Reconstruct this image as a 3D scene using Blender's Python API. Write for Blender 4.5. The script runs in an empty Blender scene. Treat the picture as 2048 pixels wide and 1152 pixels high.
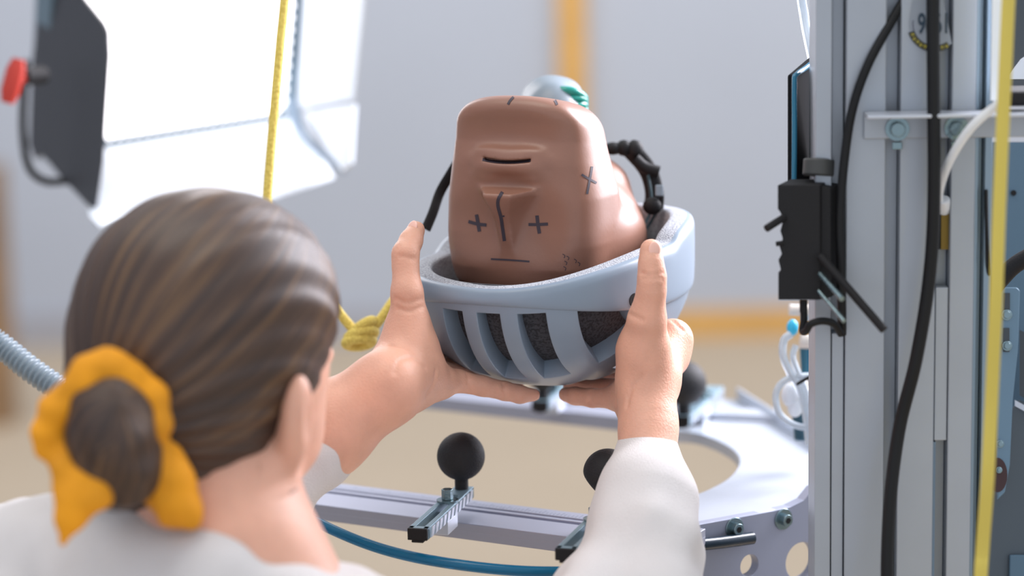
import bpy, bmesh, math, random
import numpy as np
from mathutils import Vector, Matrix
from mathutils.bvhtree import BVHTree
random.seed(7); rng = np.random.RandomState(5)
S = bpy.context.scene; COL = S.collection

# ------------------------------------------------------------------ camera, world, lights
F = 4835.0
cam_d = bpy.data.cameras.new('camera'); cam = bpy.data.objects.new('camera', cam_d); COL.objects.link(cam)
cam_d.sensor_width = 36; cam_d.lens = F*36/2048; cam_d.clip_end = 60; cam_d.clip_start = .1
CL = Vector((0, 0, 1.75))
cam.matrix_world = Matrix.Translation(CL) @ Matrix.Rotation(math.radians(90-9.93), 4, 'X') @ Matrix.Rotation(math.radians(-1.1), 4, 'Z')
CM = cam.matrix_world.copy(); CR = CM.to_3x3()
S.camera = cam
cam_d.dof.use_dof = True; cam_d.dof.focus_distance = 2.04; cam_d.dof.aperture_fstop = 2.3
S.view_settings.view_transform = 'Standard'; S.view_settings.look = 'None'
S.view_settings.exposure = 0; S.view_settings.gamma = 1

def P(px, py, d):
    """the point seen at a pixel of the 2048x1152 frame, d metres deep"""
    return CM @ Vector(((px-1024)*d/F, -(py-576)*d/F, -d))
def ray(px, py): return (CR @ Vector(((px-1024)/F, -(py-576)/F, -1))).normalized()
def Pz(px, py, z):
    r = ray(px, py); return CL + r*((z-CL.z)/r.z)
def Py(px, py, y):
    r = ray(px, py); return CL + r*((y-CL.y)/r.y)

wd = bpy.data.worlds.new('daylight'); S.world = wd; wd.use_nodes = True
wn = wd.node_tree.nodes['Background']; wn.inputs[0].default_value = (.86, .91, 1, 1); wn.inputs[1].default_value = 1.02
def area(name, loc, target, sx, sy, power, col):
    l = bpy.data.lights.new(name, 'AREA'); l.shape = 'RECTANGLE'; l.size = sx; l.size_y = sy; l.energy = power; l.color = col
    o = bpy.data.objects.new(name, l); COL.objects.link(o); o.location = loc
    o.rotation_euler = (Vector(target)-Vector(loc)).to_track_quat('-Z', 'Y').to_euler(); return o
area('window_light', (1.35, 3.3, 2.0), (.1, 2.05, 1.25), .9, 1.4, 45, (.93, .9, 1))
area('skylight', (1.35, 2.75, 2.25), (.1, 2.05, 1.2), .7, .9, 74, (.95, .93, 1))
area('added_wall_fill', (.2, 6.6, 3.9), (.2, 9.0, 1.0), 6, 1.2, 95, (1, .98, .98))  # unseen area lamp added to brighten the back wall
area('added_overhead_fill', (-.4, 1.7, 3.3), (0, 2.1, 1.1), 1.2, 1.2, 17, (1, .9, .78))  # added overhead fill that lightens upward-facing surfaces

# ------------------------------------------------------------------ materials
def mat(name, col, rough=.5, metal=0, bump=0, bscale=200, var=0, vscale=30, **kw):
    m = bpy.data.materials.new(name); m.use_nodes = True; nt = m.node_tree; b = nt.nodes['Principled BSDF']
    b.inputs['Base Color'].default_value = (*col, 1); b.inputs['Roughness'].default_value = rough; b.inputs['Metallic'].default_value = metal
    for k, v in kw.items(): b.inputs[k.replace('_', ' ')].default_value = v
    tc = nt.nodes.new('ShaderNodeTexCoord')
    if var:
        n = nt.nodes.new('ShaderNodeTexNoise'); n.inputs['Scale'].default_value = vscale; n.inputs['Detail'].default_value = 4
        nt.links.new(tc.outputs['Object'], n.inputs['Vector'])
        r = nt.nodes.new('ShaderNodeMapRange'); r.inputs[1].default_value = .3; r.inputs[2].default_value = .7
        r.inputs[3].default_value = 1-var; r.inputs[4].default_value = 1+var
        nt.links.new(n.outputs[0], r.inputs[0])
        mx = nt.nodes.new('ShaderNodeVectorMath'); mx.operation = 'SCALE'; mx.inputs[0].default_value = col
        nt.links.new(r.outputs[0], mx.inputs['Scale']); nt.links.new(mx.outputs[0], b.inputs['Base Color'])
    if bump:
        n = nt.nodes.new('ShaderNodeTexNoise'); n.inputs['Scale'].default_value = bscale; n.inputs['Detail'].default_value = 3
        nt.links.new(tc.outputs['Object'], n.inputs['Vector'])
        bp = nt.nodes.new('ShaderNodeBump'); bp.inputs['Strength'].default_value = bump; bp.inputs['Distance'].default_value = .002
        nt.links.new(n.outputs[0], bp.inputs['Height']); nt.links.new(bp.outputs[0], b.inputs['Normal'])
    return m
def emis(name, col, s):
    m = mat(name, (.8, .8, .8)); b = m.node_tree.nodes['Principled BSDF']
    b.inputs['Emission Color'].default_value = (*col, 1); b.inputs['Emission Strength'].default_value = s; return m
def lin(r, g, b): return tuple(((v/255+.055)/1.055)**2.4 if v > 10 else v/255/12.92 for v in (r, g, b))

M_wall = mat('painted_wall', lin(186, 192, 203), .9, var=.03, vscale=1)
M_floor = mat('beige_floor', lin(187, 169, 145), .7, var=.03, vscale=2)
M_wood = mat('orange_wood', lin(220, 168, 84), .6, var=.08, vscale=8)
M_dkwood = mat('brown_wood', lin(150, 118, 84), .6, var=.25, vscale=6)
M_alu = mat('anodised_aluminium', lin(160, 167, 176), .45, .5, bump=.1, bscale=60, var=.04, vscale=12)
M_alu2 = mat('brushed_plate', lin(190, 196, 206), .42, .6, var=.04, vscale=15)
M_rail = mat('anodised_rail', lin(158, 161, 176), .42, .6)
M_groove = mat('profile_groove', lin(105, 124, 142), .55, .4)
M_steel = mat('zinc_steel', lin(122, 142, 148), .25, .85, bump=.15, bscale=400)
M_blue = mat('blue_grey_sheet', lin(84, 110, 128), .5, .25, var=.05, vscale=10)
M_dark = mat('dark_sheet', lin(58, 66, 72), .5)
M_black = mat('black_plastic', lin(14, 13, 16), .65, Specular_IOR_Level=.35, bump=.2, bscale=500)
M_rub = mat('black_rubber', lin(20, 20, 24), .66, bump=.4, bscale=700, var=.15, vscale=60)
M_cable = mat('black_cable', lin(9, 11, 14), .5, Specular_IOR_Level=.3)
M_white = mat('white_plastic', lin(215, 220, 226), .4)
M_tealedge = mat('teal_glass_edge', lin(30, 105, 135), .15)
M_shell = mat('matt_grey_blue_shell', lin(124, 139, 155), .42, var=.02, vscale=40, Coat_Weight=.12, Coat_Roughness=.3)
M_brown = mat('mannequin_vinyl', lin(138, 97, 80), .42, var=.05, vscale=25, bump=.06, bscale=300, Coat_Weight=.15, Coat_Roughness=.3)
M_ink = mat('marker_ink', lin(56, 48, 58), .6)
M_skin = mat('skin', lin(216, 163, 139), .5, var=.07, vscale=45, bump=.25, bscale=500, Subsurface_Weight=.18, Subsurface_Scale=.01, Subsurface_Radius=(1, .35, .2))
M_nail = mat('fingernail', lin(236, 188, 172), .25)
M_knit = mat('white_knit', lin(212, 208, 207), .95, bump=.5, bscale=900, var=.03, vscale=25)
M_yel = mat('yellow_scarf', lin(226, 150, 12), .8, var=.18, vscale=22, bump=.4, bscale=150)
M_strap = mat('yellow_webbing', lin(205, 186, 88), .8, bump=.5, bscale=900)
M_teal = mat('green_wrap', lin(16, 138, 125), .25, bump=.5, bscale=90)
M_red = mat('red_knob', lin(178, 48, 34), .45)
M_panel = emis('led_diffuser', (1, .95, .97), 3.6)
M_flapw = mat('white_flap', lin(205, 212, 220), .8)
M_glove = mat('grey_rubber_neck', lin(120, 132, 142), .4)
def speckle(name, c1, c2, scale):
    m = mat(name, c1, .8, bump=.5, bscale=scale); nt = m.node_tree; b = nt.nodes['Principled BSDF']
    tc = nt.nodes.new('ShaderNodeTexCoord'); v = nt.nodes.new('ShaderNodeTexNoise'); v.inputs['Scale'].default_value = scale; v.inputs['Detail'].default_value = 2
    r = nt.nodes.new('ShaderNodeValToRGB'); r.color_ramp.elements[0].position = .4; r.color_ramp.elements[1].position = .56
    r.color_ramp.elements[0].color = (*c1, 1); r.color_ramp.elements[1].color = (*c2, 1)
    nt.links.new(tc.outputs['Object'], v.inputs['Vector']); nt.links.new(v.outputs[0], r.inputs[0]); nt.links.new(r.outputs[0], b.inputs['Base Color']); return m
M_foam = speckle('speckled_foam', lin(122, 124, 132), lin(172, 176, 184), 800)
M_dfoam = speckle('dark_foam', lin(36, 36, 41), lin(62, 62, 68), 420)
def braid(name, c1, c2, s):
    m = mat(name, c1, .75); nt = m.node_tree; b = nt.nodes['Principled BSDF']; tc = nt.nodes.new('ShaderNodeTexCoord')
    w = nt.nodes.new('ShaderNodeTexVoronoi'); w.inputs['Scale'].default_value = s; nt.links.new(tc.outputs['Object'], w.inputs['Vector'])
    r = nt.nodes.new('ShaderNodeValToRGB'); r.color_ramp.elements[0].color = (*c1, 1); r.color_ramp.elements[1].color = (*c2, 1); r.color_ramp.elements[1].position = .8
    nt.links.new(w.outputs['Distance'], r.inputs[0]); nt.links.new(r.outputs[0], b.inputs['Base Color'])
    bp = nt.nodes.new('ShaderNodeBump'); bp.inputs['Strength'].default_value = .8; bp.inputs['Distance'].default_value = .001; bp.invert = True
    nt.links.new(w.outputs['Distance'], bp.inputs['Height']); nt.links.new(bp.outputs[0], b.inputs['Normal']); return m
M_rope = braid('yellow_braid', lin(236, 214, 112), lin(206, 180, 84), 420)
def glassy(name, col, rough=.1, tr=.75):
    return mat(name, col, rough, Transmission_Weight=tr, IOR=1.35)
M_hose = glassy('blue_clear_hose', lin(28, 116, 160), .12, .45)
M_clear = glassy('clear_tube', lin(214, 224, 232), .2, .5)
def hairmat():
    m = bpy.data.materials.new('brown_hair'); m.use_nodes = True; nt = m.node_tree; b = nt.nodes['Principled BSDF']
    b.inputs['Roughness'].default_value = .42; b.inputs['Anisotropic'].default_value = .5
    a = nt.nodes.new('ShaderNodeAttribute'); a.attribute_name = 'strand'
    n = nt.nodes.new('ShaderNodeTexNoise'); n.inputs['Scale'].default_value = 1; n.inputs['Detail'].default_value = 6; n.inputs['Roughness'].default_value = .65
    nt.links.new(a.outputs['Vector'], n.inputs['Vector'])
    r = nt.nodes.new('ShaderNodeValToRGB'); e = r.color_ramp.elements
    e[0].position = .36; e[0].color = (*lin(48, 35, 30), 1); e[1].position = .74; e[1].color = (*lin(124, 92, 56), 1)
    x = e.new(.52); x.color = (*lin(72, 52, 40), 1)
    nt.links.new(n.outputs[0], r.inputs[0]); nt.links.new(r.outputs[0], b.inputs['Base Color'])
    bp = nt.nodes.new('ShaderNodeBump'); bp.inputs['Strength'].default_value = .5; bp.inputs['Distance'].default_value = .003
    nt.links.new(n.outputs[0], bp.inputs['Height']); nt.links.new(bp.outputs[0], b.inputs['Normal']); return m
M_hair = hairmat()

# ------------------------------------------------------------------ object helpers
def tag(o, label=None, cat=None, group=None, kind=None):
    if label: o['label'] = label
    if cat: o['category'] = cat
    if group: o['group'] = group
    if kind: o['kind'] = kind
    return o
def empty(name, loc, label, cat, group=None):
    o = bpy.data.objects.new(name, None); COL.objects.link(o); o.location = loc; o.empty_display_size = .03
    return tag(o, label, cat, group)
def link(name, me, m, parent=None, smooth=False):
    o = bpy.data.objects.new(name, me); COL.objects.link(o)
    for x in (m if isinstance(m, (list, tuple)) else [m]): me.materials.append(x)
    if smooth: me.shade_smooth()
    if parent:
        o.parent = parent; o.matrix_parent_inverse = Matrix.Translation(-Vector(parent.location) if parent.parent is None else Vector((0, 0, 0)))
    return o
class MB:
    def __init__(s): s.bm = bmesh.new(); s.mi = 0
    def _t(s, f0):
        s.bm.faces.ensure_lookup_table()
        for f in s.bm.faces[f0:]: f.material_index = s.mi
    def hexa(s, pts):
        f0 = len(s.bm.faces); v = [s.bm.verts.new(p) for p in pts]
        for q in ((0, 3, 2, 1), (4, 5, 6, 7), (0, 1, 5, 4), (1, 2, 6, 5), (2, 3, 7, 6), (3, 0, 4, 7)): s.bm.faces.new([v[i] for i in q])
        s._t(f0); return s
    def box(s, o, x, y, z):
        """box from corner o spanned by vectors x, y, z"""
        o = Vector(o); x = Vector(x); y = Vector(y); z = Vector(z)
        return s.hexa([o, o+x, o+x+y, o+y, o+z, o+x+z, o+x+y+z, o+y+z])
    def prism(s, poly, ext, holes=()):
        """flat polygon (3D points) with holes, extruded by ext"""
        f0 = len(s.bm.faces); ext = Vector(ext); E = []; loops = [list(poly)] + [list(h) for h in holes]; L = []
        for lp in loops:
            vs = [s.bm.verts.new(p) for p in lp]; L.append(vs)
            E += [s.bm.edges.new((vs[i], vs[(i+1) % len(vs)])) for i in range(len(vs))]
        if len(loops) == 1: fs = [s.bm.faces.new(L[0])]
        else: fs = [g for g in bmesh.ops.triangle_fill(s.bm, use_beauty=True, use_dissolve=False, edges=E)['geom'] if isinstance(g, bmesh.types.BMFace)]
        mp = {v: s.bm.verts.new(v.co+ext) for lp in L for v in lp}
        for f in fs: s.bm.faces.new([mp[v] for v in reversed(f.verts)])
        for vs in L:
            for i in range(len(vs)):
                a, b = vs[i], vs[(i+1) % len(vs)]; s.bm.faces.new((a, b, mp[b], mp[a]))
        s._t(f0); return s
    def tube(s, pts, r, n=12, sub=8, cap=True, rfun=None, flat=None):
        f0 = len(s.bm.faces)
        C = spline(pts, sub) if sub > 1 else [Vector(p) for p in pts]
        N = len(C); prev = None; rings = []
        for i, c in enumerate(C):
            t = (C[min(i+1, N-1)]-C[max(i-1, 0)]).normalized()
            if prev is None: prev = t.cross(Vector((0, 0, 1)) if abs(t.z) < .9 else Vector((0, 1, 0))).normalized()
            u = (prev-t*prev.dot(t)).normalized(); prev = u; w = t.cross(u)
            rr = r if rfun is None else rfun(i/(N-1))
            if flat: fu, fw = flat
            else: fu = fw = 1
            rings.append([s.bm.verts.new(c+(u*math.cos(a)*fu+w*math.sin(a)*fw)*rr) for a in [2*math.pi*k/n for k in range(n)]])
        for a, b in zip(rings, rings[1:]):
            for k in range(n): s.bm.faces.new((a[k], a[(k+1) % n], b[(k+1) % n], b[k]))
        if cap: s.bm.faces.new(rings[0][::-1]); s.bm.faces.new(rings[-1])
        s._t(f0); return s
    def cyl(s, a, b, r, n=20): return s.tube([a, b], r, n=n, sub=1)
    def ball(s, c, r, nu=32, nv=20, sc=(1, 1, 1)):
        f0 = len(s.bm.faces)
        bmesh.ops.create_uvsphere(s.bm, u_segments=nu, v_segments=nv, radius=r, matrix=Matrix.Translation(c) @ Matrix.Diagonal((*sc, 1)))
        s._t(f0); return s
    def build(s, name, m, parent=None, smooth=False, bevel=0):
        bmesh.ops.recalc_face_normals(s.bm, faces=s.bm.faces)
        me = bpy.data.meshes.new(name); s.bm.to_mesh(me); s.bm.free(); o = link(name, me, m, parent, smooth)
        if smooth and smooth != 'all': me.set_sharp_from_angle(angle=math.radians(40))
        if bevel:
            b = o.modifiers.new('bevel', 'BEVEL'); b.width = bevel; b.segments = 2; b.limit_method = 'ANGLE'; b.angle_limit = .6
        return o
def spline(pts, sub):
    p = [Vector(q) for q in pts]; p = [p[0]*2-p[1]] + p + [p[-1]*2-p[-2]]; out = []
    for i in range(1, len(p)-2):
        for k in range(sub):
            t = k/sub; a, b, c, d = p[i-1:i+3]
            out.append(.5*((2*b)+(c-a)*t+(2*a-5*b+4*c-d)*t*t+(3*b-a-3*c+d)*t**3))
    out.append(p[-2]); return out
def circ(c, u, v, r, n=32): return [c+u*(r*math.cos(2*math.pi*k/n))+v*(r*math.sin(2*math.pi*k/n)) for k in range(n)]

# ------------------------------------------------------------------ implicit surfaces (smooth unions turned into one continuous mesh)
def nv(p): return np.array(p, float)
def cone(a, b, ra, rb, k=.006):
    a = nv(a); b = nv(b); d = b-a; L2 = d@d + 1e-12
    def fn(x):
        t = np.clip(((x-a)@d)/L2, 0, 1); return np.linalg.norm(x-a-t[:, None]*d, axis=1)-(ra+(rb-ra)*t)
    return ['u', k, fn, (a+b)/2, np.sqrt(L2)/2+max(ra, rb)]
def ell(c, r, R=None, k=.01, op='u'):
    c = nv(c); r = nv(r); R = np.eye(3) if R is None else np.array(R)   # columns of R = local axes
    def fn(x):
        q = (x-c)@R; n1 = np.linalg.norm(q/r, axis=1); n2 = np.linalg.norm(q/(r*r), axis=1)+1e-9
        return n1*(n1-1)/n2
    return [op, k, fn, c, r.max()]
def group(prims, k):
    def fn(x):
        d = None
        for p in prims: d = p[2](x) if d is None else smin(d, p[2](x), p[1])
        return d
    lo = np.min([p[3]-p[4] for p in prims], axis=0); hi = np.max([p[3]+p[4] for p in prims], axis=0)
    return ['u', k, fn, (lo+hi)/2, np.linalg.norm(hi-lo)/2]
def chain(pts, k=.004):
    """fingers: list of (point, radius)"""
    return [cone(a[0], b[0], a[1], b[1], k) for a, b in zip(pts, pts[1:])]
def smin(a, b, k):
    if k <= 0: return np.minimum(a, b)
    h = np.maximum(k-np.abs(a-b), 0)/k; return np.minimum(a, b)-h*h*k*.25
def polygonize(prims, vox, disp=None):
    lo = np.min([p[3]-p[4] for p in prims if p[0] == 'u'], axis=0)-3*vox; hi = np.max([p[3]+p[4] for p in prims if p[0] == 'u'], axis=0)+3*vox
    B = 14; nb = np.ceil((hi-lo)/(vox*B)).astype(int); ofs = np.array([[i, j, k] for i in (0, 1) for j in (0, 1) for k in (0, 1)])
    half = vox*B*.87; g = np.arange(B+1); G = np.stack(np.meshgrid(g, g, g, indexing='ij'), -1).reshape(-1, 3)
    dims = nb*B+2; key = lambda ijk: (ijk[..., 0].astype(np.int64)*dims[1]+ijk[..., 1])*dims[2]+ijk[..., 2]
    VK = []; VP = []; EQ = []
    for bi in range(nb[0]):
        for bj in range(nb[1]):
            for bk in range(nb[2]):
                base = np.array([bi, bj, bk])*B; cen = lo+(base+B/2)*vox
                act = [p for p in prims if np.linalg.norm(cen-p[3]) < p[4]+half+max(p[1], .002)]
                if not any(p[0] == 'u' for p in act): continue
                c1 = cen[None]; d = None
                for p in act:
                    if p[0] == 'u': d = p[2](c1) if d is None else smin(d, p[2](c1), p[1])
                if abs(d[0]) > half*1.7+.012: continue
                X = lo+(G+base)*vox; d = None
                for p in act:
                    v = p[2](X)
                    if p[0] == 'u': d = v if d is None else smin(d, v, p[1])
                    elif d is not None: d = -smin(-d, v, p[1])
                if disp is not None: d = d+disp(X)
                D = d.reshape(B+1, B+1, B+1); sg = D < 0
                if sg.all() or not sg.any(): continue
                # cell vertices
                acc = np.zeros((B, B, B, 3)); cnt = np.zeros((B, B, B))
                for a in ofs:
                    for ax in range(3):
                        if a[ax]: continue
                        b = a.copy(); b[ax] = 1
                        da = D[a[0]:a[0]+B, a[1]:a[1]+B, a[2]:a[2]+B]; db = D[b[0]:b[0]+B, b[1]:b[1]+B, b[2]:b[2]+B]
                        cr = (da < 0) != (db < 0); t = np.where(cr, da/np.where(cr, da-db, 1), 0)
                        for q in range(3):
                            acc[..., q] += np.where(cr, a[q]+(t if q == ax else 0), 0)
                        cnt += cr
                m = cnt > 0; idx = np.argwhere(m); VK.append(key(idx+base)); VP.append(lo+(idx+base+acc[m]/cnt[m][:, None])*vox)
                for ax in range(3):
                    s1 = [slice(0, B)]*3; s2 = [slice(0, B)]*3; s2[ax] = slice(1, B+1)
                    A = sg[tuple(s1)]; Bq = sg[tuple(s2)]; e = np.argwhere(A != Bq)
                    if len(e):
                        o1 = np.zeros(3, int); o2 = np.zeros(3, int); o1[(ax+1) % 3] = 1; o2[(ax+2) % 3] = 1; eb = e+base
                        q = np.stack([key(eb), key(eb-o1), key(eb-o1-o2), key(eb-o2)], 1)
                        fl = A[tuple(e.T)]; q[~fl] = q[~fl][:, ::-1]; EQ.append(q)
    VK = np.concatenate(VK); VP = np.concatenate(VP); EQ = np.concatenate(EQ)
    o = np.argsort(VK); VK = VK[o]; VP = VP[o]; ix = np.searchsorted(VK, EQ); ix = np.clip(ix, 0, len(VK)-1)
    ok = (VK[ix] == EQ).all(1); ix = ix[ok]
    lab = np.arange(len(VK))                       # keep the one connected surface, drop stray islands
    E = np.concatenate([ix[:, [0, 1]], ix[:, [1, 2]], ix[:, [2, 3]]])
    for _ in range(400):
        mn = np.minimum(lab[E[:, 0]], lab[E[:, 1]]); new = lab.copy()
        np.minimum.at(new, lab[E[:, 0]], mn); np.minimum.at(new, lab[E[:, 1]], mn); new = new[new]; new = new[new]
        if (new == lab).all(): break
        lab = new
    u, c = np.unique(lab, return_counts=True); keep = lab == u[c.argmax()]
    ix = ix[keep[ix[:, 0]]]; re_ = np.cumsum(keep)-1; ix = re_[ix]; VP = VP[keep]
    return VP, ix
def sdf_mesh(name, prims, vox, m, parent=None, disp=None, smooth_it=2, center=None):
    V, Fq = polygonize(prims, vox, disp)
    me = bpy.data.meshes.new(name); me.from_pydata(V.tolist(), [], Fq.tolist()); me.update()
    bm = bmesh.new(); bm.from_mesh(me)
    for _ in range(smooth_it): bmesh.ops.smooth_vert(bm, verts=bm.verts, factor=.5, use_axis_x=True, use_axis_y=True, use_axis_z=True)
    bmesh.ops.recalc_face_normals(bm, faces=bm.faces); bm.to_mesh(me); bm.free()
    return link(name, me, m, parent, True)
def noise3(x, s, seed=0):
    r = np.random.RandomState(seed); v = 0
    for _ in range(6):
        k = r.normal(size=3)*s; v = v+np.sin(x@k+r.uniform(0, 6.28))
    return v/6

# ------------------------------------------------------------------ the setting
def slab(name, o, x, y, z, m, **k): return tag(MB().box(o, x, y, z).build(name, m), kind='structure')
YW = 8.92
slab('floor', (-7, -2, -.1), (15, 0, 0), (0, YW+2, 0), (0, 0, .1), M_floor)
slab('wall_back', (-7, YW, 0), (15, 0, 0), (0, .15, 0), (0, 0, 4.2), M_wall)
slab('wall_left', (-5, -2, 0), (-.15, 0, 0), (0, YW+2, 0), (0, 0, 4.2), M_wall)
xa = Py(1205, 650, YW-.03).x
slab('baseboard_back', (xa, YW-.03, 0), (4.5, 0, 0), (0, .03, 0), (0, 0, .092), M_wood)
pw = Py(1144, 80, YW-.05).x
slab('trim_1', (pw-.047, YW-.05, 0), (.094, 0, 0), (0, .05, 0), (0, 0, 4.2), M_wood)
slab('baseboard_left', (-5, YW-.02, 0), (5+pw-.06, 0, 0), (0, .02, 0), (0, 0, .12), mat('grey_skirting', lin(172, 172, 178), .7))
xl = Py(-10, 600, 7.6).x
slab('trim_2', (xl-.35, 7.6, 0), (.38, 0, 0), (0, .12, 0), (0, 0, Py(10, 335, 7.6).z), M_dkwood)

# ------------------------------------------------------------------ studio light panel with barn doors
LP = empty('studio_light', P(380, 100, 2.95), 'glowing white studio light panel with open barn door flaps', 'studio light')
A = P(120, 292, 2.86); Bq = P(566, 221, 2.98); up = (P(590, -60, 2.90)-Bq)
nrm = (Bq-A).cross(up).normalized();
if nrm.y > 0: nrm = -nrm
upn = up.normalized(); rt = (Bq-A).normalized()
H = .62
MB().box(A+nrm*.001, (Bq-A), nrm*.004, upn*H).build('diffuser', M_panel, LP)
mb = MB(); mb.box(A-upn*.012-rt*.02-nrm*.03, (Bq-A)+rt*.035, nrm*.04, upn*.0085).box(A-rt*.02-nrm*.03, rt*.02, nrm*.036, upn*H).box(Bq-nrm*.03, rt*.014, nrm*.036, upn*H).box(A-rt*.02-nrm*.05, (Bq-A)+rt*.035, nrm*.02, upn*H)
n = 24
for i in range(n):
    c = A+(Bq-A)*((i+.5)/n)+nrm*.006; mb.ball(c, .0048, 10, 6)
for i in range(40):
    c = Bq+upn*(H*(i+.5)/40)+nrm*.006; mb.ball(c, .0048, 10, 6)
mb.build('frame', mat('lamp_housing', lin(96, 118, 132), .5), LP, True)
def flap(name, pts, m, th=.003):
    q = [P(*p) for p in pts]; nn = (q[1]-q[0]).cross(q[2]-q[0]).normalized()
    return MB().prism(q, nn*th).build(name, m, LP, bevel=0)
def flatfix(pts, i0=0, i1=1, i2=2):
    """keep outline pixels but put all of them in the plane of three of them"""
    a, b, c = P(*pts[i0]), P(*pts[i1]), P(*pts[i2]); nn = (b-a).cross(c-a); out = []
    for p in pts:
        r = ray(p[0], p[1]); out.append(CL+r*((a-CL).dot(nn)/r.dot(nn)))
    return out, nn.normalized()
def pflap(name, pts, ids, m, th=.003, holes=()):
    q, nn = flatfix(pts, *ids); return MB().prism(q, nn*th).build(name, m, LP)
bottom_flap = pflap('bottom_flap', [(150, 304, 2.86), (575, 238, 2.97), (600, 240, 2.96), (668, 352, 2.7), (520, 402, 2.66), (200, 452, 2.6), (180, 432, 2.6)], (0, 1, 4), M_flapw)
right_flap = pflap('right_flap', [(602, -80, 2.93), (742, -80, 2.7), (712, 198, 2.7), (604, 215, 2.96)], (0, 3, 2), M_flapw)
corner_flap = pflap('corner_flap', [(606, 226, 2.95), (709, 208, 2.7), (702, 326, 2.66), (684, 342, 2.66)], (0, 1, 2), M_flapw)
q, nn = flatfix([(88, -60, 2.80), (150, -30, 2.7), (168, -4, 2.7), (206, 44, 2.64), (214, 62, 2.64), (216, 110, 2.62), (208, 230, 2.62), (203, 320, 2.64), (189, 415, 2.66), (181, 416, 2.66), (122, 355, 2.74), (85, 310, 2.80), (70, 318, 2.80), (58, 290, 2.81), (64, 120, 2.82)], 0, 6, 11)
MB().prism(q, nn*.003).build('left_flap', mat('black_painted_metal', lin(42, 44, 50), .45), LP)
MB().tube([P(52, 120, 2.74), P(47, 190, 2.74), P(46, 270, 2.74), P(58, 335, 2.74), P(90, 362, 2.74), P(135, 362, 2.74)], .0028, flat=(1.6, 1)).build('handle', M_black, LP, True)
MB().cyl(P(45, 152, 2.55), P(85, 150, 2.58), .01).build('hinge_bracket', M_black, LP, True)
kb = MB()
a = P(26, 162, 2.54); uu = (P(40, 118, 2.54)-P(16, 208, 2.54)).normalized()
kb.tube([a-uu*.024, a-uu*.012, a+uu*.012, a+uu*.024], .0095, n=8, sub=1, rfun=lambda t: .0095 if .1 < t < .9 else .006, flat=(1.1, .8)); kb.cyl(a, P(50, 158, 2.55), .004)
kb.build('locking_knob', M_red, LP, True)
MB().tube([P(584, 205, 2.9), P(592, 245, 2.86), P(622, 290, 2.82), P(690, 345, 2.78)], .0035, rfun=lambda t: .006*(1-t)+.002).build('support_rod', M_groove, LP, True)

# ------------------------------------------------------------------ ropes, hoses, cables hanging free
def cable(name, pts, r, m, label, cat, group=None, **k):
    Q = [P(*p) for p in pts]; o = MB().tube(Q, r, **k).build(name, m, None, True); tag(o, label, cat, group); return o
cable('yellow_rope', [(625, -1300, 2.2), (598, -500, 2.2), (573, -60, 2.2), (560, 90, 2.2), (545, 260, 2.2), (534, 400, 2.2), (528, 520, 2.2)], .0044, M_rope, 'thin yellow braided rope hanging above the woman\'s head', 'rope')
kn = empty('knotted_rope', P(726, 672, 2.2), 'yellow rope tied in a knot beside the woman\'s forearm', 'rope')
c0 = P(722, 672, 2.2); ux = CR @ Vector((1, 0, 0)); uy = CR @ Vector((0, 1, 0)); uz = CR @ Vector((0, 0, 1))
mb = MB()
for j, (tilt, rad, off) in enumerate([(.2, .0115, -.006), (.5, .012, .001), (.9, .011, .0075)]):
    a1 = (ux*math.cos(tilt)+uy*math.sin(tilt)*.5).normalized(); cen = c0+uy*off*.9+ux*off*.3
    mb.tube([cen+a1*rad*math.cos(t)+uz*rad*.8*math.sin(t)+uy*.0035*math.sin(t) for t in np.linspace(0, 2*math.pi, 17)], .0052, sub=3)
mb.build('knot', M_rope, kn, True)
MB().tube([P(735, 668, 2.2), P(760, 640, 2.2), P(790, 598, 2.21), P(830, 560, 2.23)], .0045).build('tail', M_rope, kn, True)
MB().tube([P(712, 660, 2.2), P(690, 640, 2.2), P(560, 480, 2.2)], .0045).build('tail', M_rope, kn, True)
def corr(t): return .0
pts = spline([P(-420, 520, 2.2), P(-200, 570, 2.17), P(-60, 650, 2.15), P(0, 690, 2.15), P(70, 745, 2.14), P(150, 795, 2.13), P(260, 840, 2.12), P(330, 900, 2.14), P(360, 1000, 2.16)], 60)
mb = MB(); N = len(pts); mb.tube(pts, .01, sub=1, n=20, rfun=lambda t: .0102+.0016*math.sin(t*2*math.pi*62)); tag(mb.build('corrugated_hose', mat('grey_hose', lin(128, 142, 152), .35), None, 'all'), 'grey corrugated hose at the left behind the hair bun', 'hose')
cable('clear_blue_hose', [(520, 960, 2.12), (600, 1025, 2.08), (700, 1075, 2.04), (800, 1108, 2.02), (920, 1130, 2.0), (1060, 1143, 2.0), (1200, 1140, 2.02), (1330, 1120, 2.06), (1420, 1095, 2.12)], .0046, M_hose, 'translucent blue air hose curving below the front rail', 'hose', sub=10, n=16)

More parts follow.
